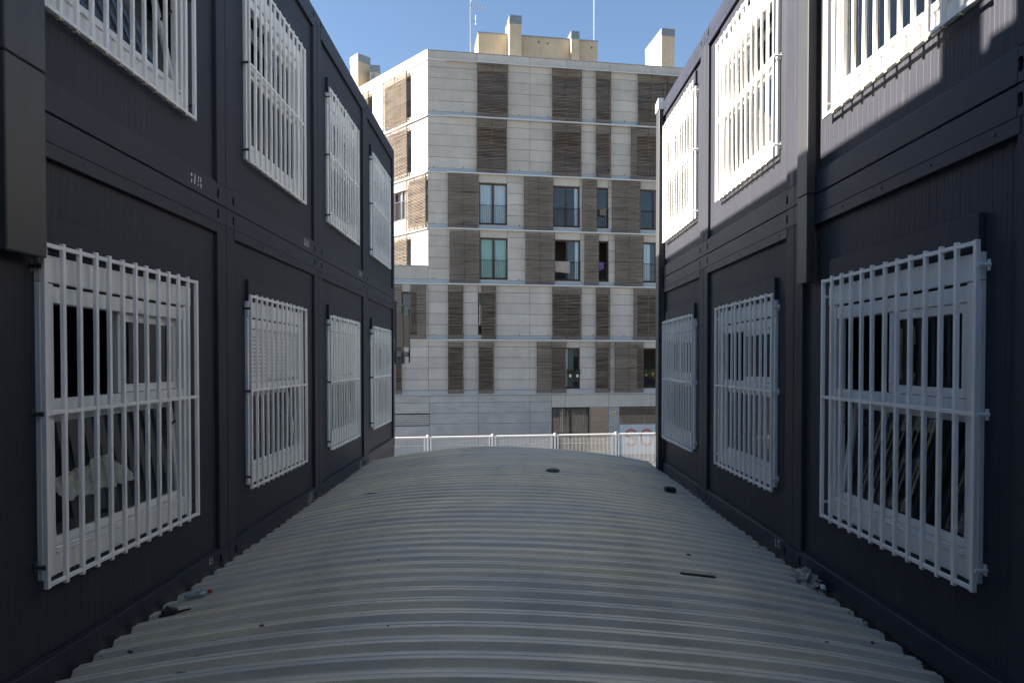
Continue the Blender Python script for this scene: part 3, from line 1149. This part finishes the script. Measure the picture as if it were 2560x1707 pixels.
OPEN = {
    1: [(-1.74, -1.44), (1.09, 1.85), (2.75, 3.52), (6.85, 8.44), (9.36, 10.13), (11.8, 13.79)],
    2: [(-1.42, -.62), (1.10, 1.85), (2.71, 3.62), (6.87, 8.45), (9.37, 10.11), (11.8, 13.2)],
    3: [(2.80, 4.34), (6.97, 8.46), (9.51, 10.10), (12.10, 13.76)],
    4: [(2.75, 4.31), (6.90, 8.42), (9.38, 10.08), (11.91, 13.59)],
    5: [(2.70, 4.30), (6.85, 8.45), (9.35, 10.15), (11.75, 13.4)],
    6: [(2.70, 4.30), (6.85, 8.45), (9.35, 10.15), (11.8, 13.4), (13.5, 15.1)],
}
SCR = {
    1: [(-1.76, -1.42), (1.05, 1.89), (2.71, 3.56), (5.96, 7.63), (9.32, 10.17), (10.44, 12.12)],
    2: [(-1.81, -1.41), (-.95, -.12), (1.06, 1.89), (2.88, 3.69), (6.83, 8.49), (9.33, 10.15), (11.54, 13.26)],
    3: [(1.15, 2.78), (5.32, 6.97), (8.67, 9.49), (10.44, 12.10)],
    4: [(1.06, 2.70), (5.23, 6.88), (8.53, 9.37), (10.25, 11.91)],
    5: [(2.62, 4.27), (6.83, 8.47), (9.33, 10.18), (11.35, 13.4)],
    6: [(2.66, 4.35), (6.81, 8.49), (9.32, 10.18), (11.75, 13.44), (13.49, 15.19)],
}
JOINT = {1: [0.0, 5.59], 2: [0.0, 5.59], 3: [5.5], 4: [5.5], 5: [5.59], 6: [5.59]}
WSPEC = {
    (4, 0): dict(curtain=[(2.80, 3.50, CURT_W), (3.55, 4.26, CURT_W)]), (4, 1): dict(curtain=[(8.15, 8.4, CURT_W)]), (4, 2): dict(double=False), (4, 3): dict(),
    (3, 0): dict(curtain=[(2.85, 3.54, CURT_G), (3.60, 4.29, CURT_G)]), (3, 1): dict(open_half=True, curtain=[(8.2, 8.42, CURT_W)]), (3, 2): dict(double=False, open_half=True),
    (3, 3): dict(curtain=[(12.15, 12.6, CURT_W)]),
    (1, 3): dict(open_half=False, curtain=[(7.65, 7.78, CURT_W), (7.80, 8.12, CURT_D)], double=False), (1, 5): dict(double=False, open_half=True),
}
for fl in range(1, 7):
    L, T = LV[fl - 1], LV[fl]
    lo = 0.0 if fl >= 3 else -9.0
    ops_ = OPEN[fl]
    cuts = sorted([lo, UR_] + [j for j in JOINT[fl] if j > lo] + [e_ for o_ in ops_ for e_ in o_] + ([-6.0, -3.4] if fl < 3 else []))
    for a, c in zip(cuts[:-1], cuts[1:]):
        if c - a < .03:
            continue
        is_open = any(abs(a - o_[0]) < .01 and abs(c - o_[1]) < .01 for o_ in ops_)
        for r0, r1 in ROWS:
            if is_open and r1 < 2.7:
                continue
            if is_open:
                r0 = 2.58
            panel(a, c, L + r0, L + r1)
    for k, (a, c) in enumerate(ops_):
        sp = dict(rail=False)
        vis = (fl in (3, 4)) or (fl, k) in WSPEC
        if vis:
            sp = dict(rail=True)
            sp.update(WSPEC.get((fl, k), {}))
        fwindow(a, c, L + .29, L + 2.57, **sp)
    for k, (a, c) in enumerate(SCR[fl]):
        screen(a, c, L, T)
# ledges: zinc band and sliding track at every floor, carried round the corner from the fourth floor up
for i, L in enumerate(LV):
    if i == 6:
        b = MB().box(0.0, UR_, -.05, .0, Zl(L) - .05, Zl(L) + .03)
        b.box(1.0, UR_, -.19, -.05, Zl(L) - .06, Zl(L) - .02)
        b.build('track', RAILM, broot)
        b = MB(CH).box(0, 14, -.05, 0, Zl(L) - .05, Zl(L) + .03)
        b.build('track', RAILM, broot)
        continue
    lo = 0.0 if i >= 3 else -9.0
    if i > 0:
        MB().box(lo, UR_, -.012, .19, Zl(L) + .03, Zl(L) + .243).build('zinc_band', ZINC, broot)
        b = MB().box(lo, UR_, -.075, .0, Zl(L) - .03, Zl(L) + .03)
        b.box(1.0, UR_, -.20, -.075, Zl(L) - .028, Zl(L) + .012)
        b.box(1.0, UR_, -.205, -.197, Zl(L) + .012, Zl(L) + .04)
        b.build('track', RAILM, broot)
        for u in [x for x in (.3, 1.9, 5.0, 6.6, 9.2, 11.0) if x > lo]:
            MB().box(u - .012, u + .012, -.02, -.0125, Zl(L) + .24, Zl(L) + .36).build('drain_pin', RAILK, broot)
    else:
        MB().box(lo, UR_, -.05, .19, Zl(L) - .03, Zl(L) + .243).build('zinc_band', ZINC, broot)
    if i >= 3:
        MB(CH).box(.02, 14, -.012, .19, Zl(L) + .03, Zl(L) + .243).build('zinc_band', CONC, broot)
        b = MB(CH).box(.0, 14, -.10, -.0125, Zl(L) - .03, Zl(L) + .03)
        b.build('track', RAILM, broot)
# parapet fascia
for a, c in ((0, 2.66), (2.66, 5.59), (5.59, 7.65), (7.65, 10.15), (10.15, 12.6), (12.6, UR_)):
    panel(a, c, LV[6] + .03, TOPP - .03, th=.22)
b = MB().box(-.03, UR_, -.03, .26, Zl(TOPP) - .03, Zl(TOPP))
b.build('coping', ZINC, broot)
for a, c in ((0.0, 5.0), (5.0, 10.0), (10.0, 14.0)):
    panel(a, c, LV[6] + .03, TOPP - .03, M=CH, th=.22)
MB(CH).box(-.01, 14, -.03, .26, Zl(TOPP) - .03, Zl(TOPP)).build('coping', ZINC, broot)
# chamfered side
CS = {
    6: dict(p=[(0, 1.55), (4.24, 5.56), (7.6, 10), (10, 14)], s=[(1.80, 4.22), (5.80, 7.5)], o=[(1.55, 4.24), (5.56, 7.6)]),
    5: dict(p=[(0, 1.54), (5.0, 9), (9, 14)], s=[(1.76, 3.42), (3.44, 4.9)], o=[(1.54, 5.0)]),
    4: dict(p=[(3.30, 6), (6, 14)], s=[(.02, .27), (.28, 1.88)], o=[(0, 1.90)]),
    3: dict(p=[(0, 1.60), (3.6, 8), (8, 14)], s=[(1.80, 3.40)], o=[(1.60, 3.6)]),
}
for fl, dct in CS.items():
    L, T = LV[fl - 1], LV[fl]
    for a, c in dct['p']:
        for r0, r1 in ROWS:
            panel(a, c, L + r0, L + r1, M=CH)
    for a, c in dct['o']:
        panel(a, c, L + 2.62, L + 3.0, M=CH)
        fwindow(a + .02, c - .02, L + .29, L + 2.57, M=CH, rail=False, double=True)
    for a, c in dct['s']:
        screen(a, c, L, T, M=CH)
L = LV[3]
panel(1.90, 3.30, L + 2.45, L + 3.0, M=CH)
panel(1.90, 3.30, L + .25, L + .78, M=CH)
fwindow(1.94, 3.26, L + .80, L + 2.44, M=CH, curtain=[(2.0, 2.9, CURT_W)])
# terrace wall on the lower wing
panel(-9, -4.5, LV[2] + .25, 5.16)
panel(-4.5, -.005, LV[2] + .25, 5.16)
MB().box(-9, -.03, -.03, .24, Zl(5.16), Zl(5.20)).build('coping', ZINC, broot)
# inner core, floors, end walls
b = MB()
b.prism([(2.4, 2.2), (UR_, 2.2), (UR_, 14), (-7.0, 14), (-7.2, 12)], 'z', .05, Zl(16.2))
b.build('core_wall', ROOM, broot)
b = MB()
b.box(-9, 3, 2.2, 12, .05, Zl(4.1))
b.build('wing_core', ROOM, broot)
for i, L in enumerate(LV):
    lo = 0.02 if i >= 3 else -8.98
    b = MB()
    if i >= 3:
        b.prism([(0.15, .2), (UR_, .2), (UR_, 2.25), (2.35, 2.25), (-5.5, 12.0), (-7.4, 11.6)], 'z', Zl(L) - .12, Zl(L) + .1)
    else:
        b.box(lo, UR_, .2, 2.25, Zl(L) - .12, Zl(L) + .1)
    b.build('floor_slab', CONCG, broot)
b = MB()
b.box(UR_, UR_ + 20, 0, 14, .01, Zl(TOPP))
b.box(-9.2, -9.0, 0, 12, .01, Zl(5.1))
b.build('end_wall', CONC, broot)
b = MB()
b.prism([(-9.0, .215), (.13, .215), (-6.7, 11.8), (-9.0, 11.8)], 'z', Zl(4.2) - .1, Zl(4.4))
b.build('terrace_floor', CONCG, broot)
b = MB()
b.prism([(.3, .3), (UR_, .3), (UR_, 14), (-7.2, 14), (-7.5, 11.4)], 'z', Zl(16.21), Zl(16.4))
b.build('flat_roof', CONCG, broot)
# ground floor
cols = [(-9, -6), (-6, -3), (-3, .06), (.06, 2.71), (2.71, 5.59), (5.59, 6.83)]
rows = [(-2.22, -1.84), (-2.80, -2.22), (-3.38, -2.80), (-4.0, -3.38), (-4.6, -4.0), (-5.27, -4.6)]
for a, c in cols:
    for h0, h1 in rows:
        if (a, c) == (-3, .06) and h0 == -3.38:
            continue
        if (a, c) == (-3, .06) and h1 == -3.38:
            panel(a, c, h0, -3.47, CONCG, name='stone_panel')
            continue
        panel(a, c, h0, h1, CONCG, name='stone_panel')
for k in range(6):
    z = -2.86 - k * .098
    MB().box(-2.99, .05, .0, .10, Zl(z) - .078, Zl(z)).build('vent_slat', CONCG, broot)
MB().box(-2.99, .05, .14, .2, Zl(-3.46), Zl(-2.80)).build('vent_back', HOLE, broot)  # backing sheet with the shade behind the slats painted in
for a, c in ((6.83, 7.63), (7.63, 10.12), (10.12, 12.59), (12.59, UR_)):
    panel(a, c, -2.55, -1.84)
fwindow(6.87, 9.03, -5.25, -2.57, style='black', rail=False, y=.12, curtain=[(6.95, 7.85, CURT_V), (8.0, 8.95, CURT_V)], cy=.2)
b = MB()
z = -5.27
while z < -2.62:
    b.box(9.06, 10.11, .03 + random.uniform(-.003, .003), .12, Zl(z), Zl(z) + .088)
    z += .094
o = b.build('board_cladding', WOOD2, broot)
o['kind'] = 'stuff'
MB().box(10.13, 10.76, .05, .2, Zl(-5.27), Zl(-2.56)).build('grey_pillar', CONCG, broot)
pl = MB().box(10.34, 10.56, .035, .049, Zl(-3.03), Zl(-2.81)).build('yellow_plate', YEL, broot)
b = MB()
b.poly([(10.39, .033, Zl(-2.90)), (10.45, .033, Zl(-2.97)), (10.47, .033, Zl(-2.90)), (10.43, .033, Zl(-2.85))])
b.poly([(10.45, .033, Zl(-2.985)), (10.52, .033, Zl(-2.985)), (10.50, .033, Zl(-2.94)), (10.46, .033, Zl(-2.93))])
b.build('plate_mark', BLACKP, pl, fix=False)
# shop unit with louvre, transom lights and white shutter lettered SO
b = MB()
for k in range(9):
    b.box(10.78, 14.4, .07, .13, Zl(-2.62) - k * .05, Zl(-2.62) - k * .05 + .036)
b.box(12.15, 12.19, .05, .068, Zl(-3.03), Zl(-2.57))
o = b.build('shop_louvre', WOOD, broot)
tr = MB()
tr.box(10.78, 14.4, .03, .12, Zl(-3.09), Zl(-3.04))
tr.box(10.78, 14.4, .03, .12, Zl(-3.56), Zl(-3.50))
for u in (10.80, 11.20, 12.22, 13.2, 14.36):
    wv = .02 if u == 11.20 else .04
    tr.box(u - wv, u + wv, .028, .118, Zl(-3.50), Zl(-3.09))
tr = tr.build('transom_frame', TAN, broot)
q = MB().poly([(10.8, .08, Zl(-3.5)), (14.36, .08, Zl(-3.5)), (14.36, .08, Zl(-3.09)), (10.8, .08, Zl(-3.09))])
q.build('pane', PANE_F, tr, fix=False)
sh = MB().box(10.78, 14.4, .05, .11, Zl(-5.27), Zl(-3.565)).build('shopfront_shutter', SHUT, broot)


def ribbon(pts, wd):
    b_ = MB()
    P_ = [Vector((x, 0, z)) for x, z in pts]
    for i in range(len(P_) - 1):
        d0 = (P_[min(i + 1, len(P_) - 1)] - P_[max(i - 1, 0)]).normalized()
        d1 = (P_[min(i + 2, len(P_) - 1)] - P_[i]).normalized()
        n0, n1 = Vector((-d0.z, 0, d0.x)) * wd / 2, Vector((-d1.z, 0, d1.x)) * wd / 2
        b_.poly([tuple(v) for v in (P_[i] - n0, P_[i] + n0, P_[i + 1] + n1, P_[i + 1] - n1)])
    return b_


cx, cz = 11.47, -4.32
pts = []
rx, rz_ = .29, .215
for k in range(0, 15):
    t = R(25 + k * (270 - 25) / 14 * 1.0)
    pts.append((cx + rx * math.cos(t), cz + .225 + rz_ * math.sin(t)))
pts = [(cx + rx * math.cos(R(t)), cz + .225 + rz_ * math.sin(R(t))) for t in range(20, 236, 12)]
pts += [(cx - .10, cz + .03), (cx + .10, cz - .045)]
pts += [(cx + (rx + .01) * math.cos(R(t)), cz - .225 + (rz_) * math.sin(R(t))) for t in range(48, -166, -12)]
m_ = ribbon(pts, .13)
m_.M = None
o = obj('letter', m_.mesh('letter', RED, fix=False), sh, (0, .046, Zl(0)))
pts = [(12.40 + .35 * math.cos(R(t)), cz - .01 + .44 * math.sin(R(t))) for t in range(0, 361, 10)]
o = obj('letter', ribbon(pts, .13).mesh('letter', RED, fix=False), sh, (0, .046, Zl(0)))

# roof-top: stair penthouse and chimneys
pb = MB().box(3.04, 10.28, 3.0, 5.2, Zl(16.4), Zl(19.31)).build('penthouse', RENDERED, broot)
MB().box(3.0, 10.32, 2.96, 5.24, Zl(19.31), Zl(19.36)).build('coping', LOUV, pb)
b = MB()
for u, h in ((6.65, 19.0), (7.2, 18.95), (9.9, 18.9)):
    b.tube((u, 2.995, Zl(h)), (u, 2.9, Zl(h + .03)), .03, 6)
b.build('wall_lamp', RAILK, pb)


def chimney(u0, u1, y0, y1, h0, h1, lou, M=None):
    c = MB(M).box(u0, u1, y0, y1, Zl(h0), Zl(h1 - lou)).build('chimney', RENDERED, broot)
    b_ = MB(M)
    n_ = 5
    for k in range(n_):
        zz = Zl(h1 - lou) + lou * k / n_
        b_.box(u0 - .02, u1 + .02, y0 - .02, y1 + .02, zz + .012, zz + lou / n_ - .006)
    b_.box(u0 + .03, u1 - .03, y0 + .03, y1 - .03, Zl(h1 - lou), Zl(h1) - .01)
    b_.build('vent_cowl', LOUV, c)
    return c


chimney(4.79, 5.48, 2.2, 3.9, 16.4, 20.1, .5)
chimney(8.55, 9.02, 2.55, 3.6, 16.4, 19.63, .46)
chimney(13.77, 14.57, 1.5, 4.3, 16.4, 19.69, .44)
chimney(11.43, 12.43, 2.48, 3.43, 16.4, 21.05, .52, M=CH)
chimney(-3.57, -2.91, 10.3, 11.5, 16.4, 20.1, .5)
MB().box(-3.5, -3.2, 10.26, 10.29, Zl(19.0), Zl(19.5)).build('vent_grille', LOUV, broot)
# aerials
root = empty('antenna', tuple(FC + fd * 2.63 + fi * 3.5 + Vector((0, 0, Zl(16.4)))), FA, label='tall television antenna mast standing left of the rooftop stair house', cat='antenna')
MB().tube((0, 0, 0), (0, 0, 4.95), .022, 8).build('mast', ALU, root)
b = MB().tube((-.05, 0, 4.72), (.95, 0, 4.58), .020, 6)
for k in range(11):
    x = .05 + k * .085
    z = 4.72 - .14 * (x + .05)
    b.tube((x, -.14, z), (x, .14, z), .012, 5)
    b.tube((x, 0, z - .035), (x, 0, z + .035), .010, 5)
b.tube((.02, 0, 4.3), (.02, 0, 5.05), .008, 5)
b.build('aerial', ALU, root)
b = MB()
b.tube((0, 0, 3.86), (.32, 0, 3.80), .016, 6)
b.tube((.31, 0, 3.6), (.31, 0, 4.15), .01, 5)
b.tube((0, 0, 2.6), (.12, 0, 2.55), .02, 6)
b.tube((0, 0, 1.0), (.33, .02, 1.0), .016, 6)
b.build('bracket', ALU, root)
root = empty('antenna', tuple(FC + fd * 10.09 + fi * 3.1 + Vector((0, 0, Zl(16.4)))), FA, label='plain thin aerial pole at the right end of the rooftop stair house', cat='antenna')
MB().tube((0, 0, 0), (0, 0, 6.5), .02, 8).build('mast', ALU, root)


# block on the near side of the street, behind the right row (outside the picture, mirrored in the lower windows)
root = empty('neighbour_building', (29.0, -22.0, 0), R(4), label='plain rendered block behind the right row, outside the picture', cat='building')
MB().box(-15, 15, -20, 20, 0, 13.5).build('wall', CONCG, root)
b = MB()
for st_ in range(4):
    for k in range(9):
        b.box(-13 + k * 3, -11.4 + k * 3, 19.9, 20.02, 1.2 + st_ * 3.1, 2.9 + st_ * 3.1)
b.build('window', FRAMEK, root)

# ------------------------------------------------------------------ washing and plants on the railings
def fac_pt(u, y, h):
    return FC + fd * u + fi * y + Vector((0, 0, Zl(h)))


def cloth(u0, u1, htop, hb0, hb1, mat, label, cat, seed):
    rn = random.Random(seed)
    n = 14
    b_ = MB()
    ph = rn.uniform(0, 6)
    rows_ = 6
    grid = []
    for j in range(rows_ + 1):
        row = []
        for i in range(n + 1):
            t = i / n
            bot = hb0 + (hb1 - hb0) * t
            h = htop + .012 + (bot - htop) * j / rows_
            yy = -.036 - .012 * math.sin(t * 17 + ph) * (j / rows_) - (.004 if j else -.02)
            row.append((u0 + (u1 - u0) * t, yy, h - htop))
        grid.append(row)
    for j in range(rows_):
        for i in range(n):
            b_.poly([grid[j][i], grid[j][i + 1], grid[j + 1][i + 1], grid[j + 1][i]])
    # folded over to the room side
    b_.poly([(u0, -.016, .012), (u1, -.016, .012), (u1, .022, .012), (u0, .022, .012)])
    b_.poly([(u0, .022, .012), (u1, .022, .012), (u1, .024, -.25), (u0, .024, -.25)])
    for k in range(len(b_.v)):
        b_.v[k] = (b_.v[k][0] - u0, b_.v[k][1], b_.v[k][2])
    o_ = b_.build(cat.replace(' ', '_'), mat, None, fix=False)
    md_ = o_.modifiers.new('thickness', 'SOLIDIFY')
    md_.thickness = .006
    o_.location = fac_pt(u0, 0, htop)
    o_.rotation_euler = (0, 0, FA)
    return tag(o_, label, cat)


cloth(6.99, 7.84, LV[2] + 1.37, 4.99, 4.92, TOWEL, 'large beige towel hung over the dark balcony railing of an open window', 'towel', 1)
cloth(9.56, 9.95, LV[3] + 1.37, 8.20, 8.19, BRCL, 'small brown mat over the railing of the narrow blue window', 'mat', 2)
cloth(9.52, 9.80, LV[2] + 1.37, 5.08, 5.22, PURP, 'purple garment draped on the railing of the narrow open window', 'garment', 3)


def pot_plant(u, h, mat, label, pot=True, spread=.16, seed=1, drop=.0, flowers=False):
    root_ = empty('pot_plant', fac_pt(u, -.09, h), FA, label=label, cat='pot plant', group='pot plants hung on the window railings')
    if pot:
        MB().tube((0, 0, -.16), (0, 0, 0), .065, 10, r1=.085).build('pot', POT, root_)
        MB().tube((0, .03, -.02), (0, .10, .25), .006, 5).build('hook', RAILM, root_)
    else:
        MB().tube((0, 0, -.16), (0, 0, 0), .065, 10, r1=.085).build('pot', TAN, root_)
    rn = random.Random(seed)
    b_ = MB()
    fl_ = MB()
    for i in range(150):
        c = Vector((rn.gauss(0, spread * .6), rn.gauss(0, spread * .35) - .02, abs(rn.gauss(.05, spread * .5)) - drop * rn.random()))
        a = Vector((rn.uniform(-1, 1), rn.uniform(-1, 1), rn.uniform(-1, 1))).normalized()
        d = a.orthogonal().normalized()
        s_ = rn.uniform(.018, .035)
        tgt = fl_ if flowers and rn.random() < .45 else b_
        tgt.poly([tuple(c + a * s_ * 1.6), tuple(c + d * s_ * .6), tuple(c - a * s_ * 1.6), tuple(c - d * s_ * .6)])
    f_ = b_.build('foliage', mat, root_, fix=False)
    f_['kind'] = 'stuff'
    if flowers:
        q_ = fl_.build('blossom', FLOWER, root_, fix=False)
        q_['kind'] = 'stuff'
    return root_


pot_plant(7.86, -.70, LEAF, 'leafy plant in a white pot, left of the pair on the railing by green curtain', seed=2)
pot_plant(8.27, -.70, LEAF, 'leafy plant in a white pot, right of the pair on the railing by green curtain', seed=3)
pot_plant(12.30, -.66, LEAFB, 'bright green plant on the railing of the dark window at right', pot=False, seed=4, drop=.1)
pot_plant(12.70, -.62, LEAFB, 'orange flowering plant on the railing of the dark window at right', pot=False, spread=.24, seed=5, drop=.35, flowers=True)

# ------------------------------------------------------------------ white fence in front of the block
F_TOP = -2.95
FZ0 = 2.95 / (189.0 / 1706.7)
fa = R(9.2)
p0 = Vector(((988.2 - 1293.55) / 1706.7 * FZ0, FZ0, 0))
fv, fn = Vector((math.cos(fa), math.sin(fa), 0)), Vector((-math.sin(fa), math.cos(fa), 0))
HB = .35


def along(px):
    k = (px - 1293.55) / 1706.7          # x = k*y on that sight line
    return (k * p0.y - p0.x) / (fv.x - k * fv.y)


posts = [along(x) for x in (1068.7, 1230.6, 1387.3, 1539.8)]
stp = (posts[-1] - posts[0]) / 3
posts = [posts[0] - stp * 2, posts[0] - stp] + posts + [posts[-1] + stp, posts[-1] + 2 * stp]
low = MB(Matrix.Translation(p0) @ Matrix.Rotation(fa, 4, 'Z'))
low.box(posts[0] - .2, posts[-1] + .2, -.12, .12, 0, HB)
tag(low.build('low_wall', CONCG), 'low grey concrete wall under the white fence', 'wall')
root = empty('fence', tuple(p0 + Vector((0, 0, HB))), fa, label='white metal bar fence running behind the arched roof', cat='fence')
Ht = F_TOP + H0 - HB
for i, u in enumerate(posts):
    MB().tube((u, 0, 0), (u, 0, Ht + .05), .042, 10).tube((u, 0, Ht + .05), (u, 0, Ht + .07), .048, 10).build('post', FENCEM, root)
for a, c in zip(posts[:-1], posts[1:]):
    a, c = a + .12, c - .12
    f = MB()
    f.tube((a - .08, 0, Ht - .02), (c + .08, 0, Ht - .02), .034, 8)
    f.tube((a, 0, .08), (c, 0, .08), .026, 8)
    f.tube((a, 0, .05), (a, 0, Ht - .04), .028, 8)
    f.tube((c, 0, .05), (c, 0, Ht - .04), .028, 8)
    pn = f.build('fence_panel', FENCEM, root)
    for z in (Ht - .36, Ht - .72, Ht - 1.08, Ht - 1.44):
        MB().box(a, c, -.007, .003, z - .006, z + .006).build('cross_wire', FENCEM, pn)
    bb = MB()
    n = int((c - a) / .056)
    for k in range(1, n):
        u = a + (c - a) * k / n
        bb.box(u - .0045, u + .0045, -.003, .006, .08, Ht - .04)
    o = bb.build('vertical_bars', FENCEM, pn)
    o['kind'] = 'stuff'
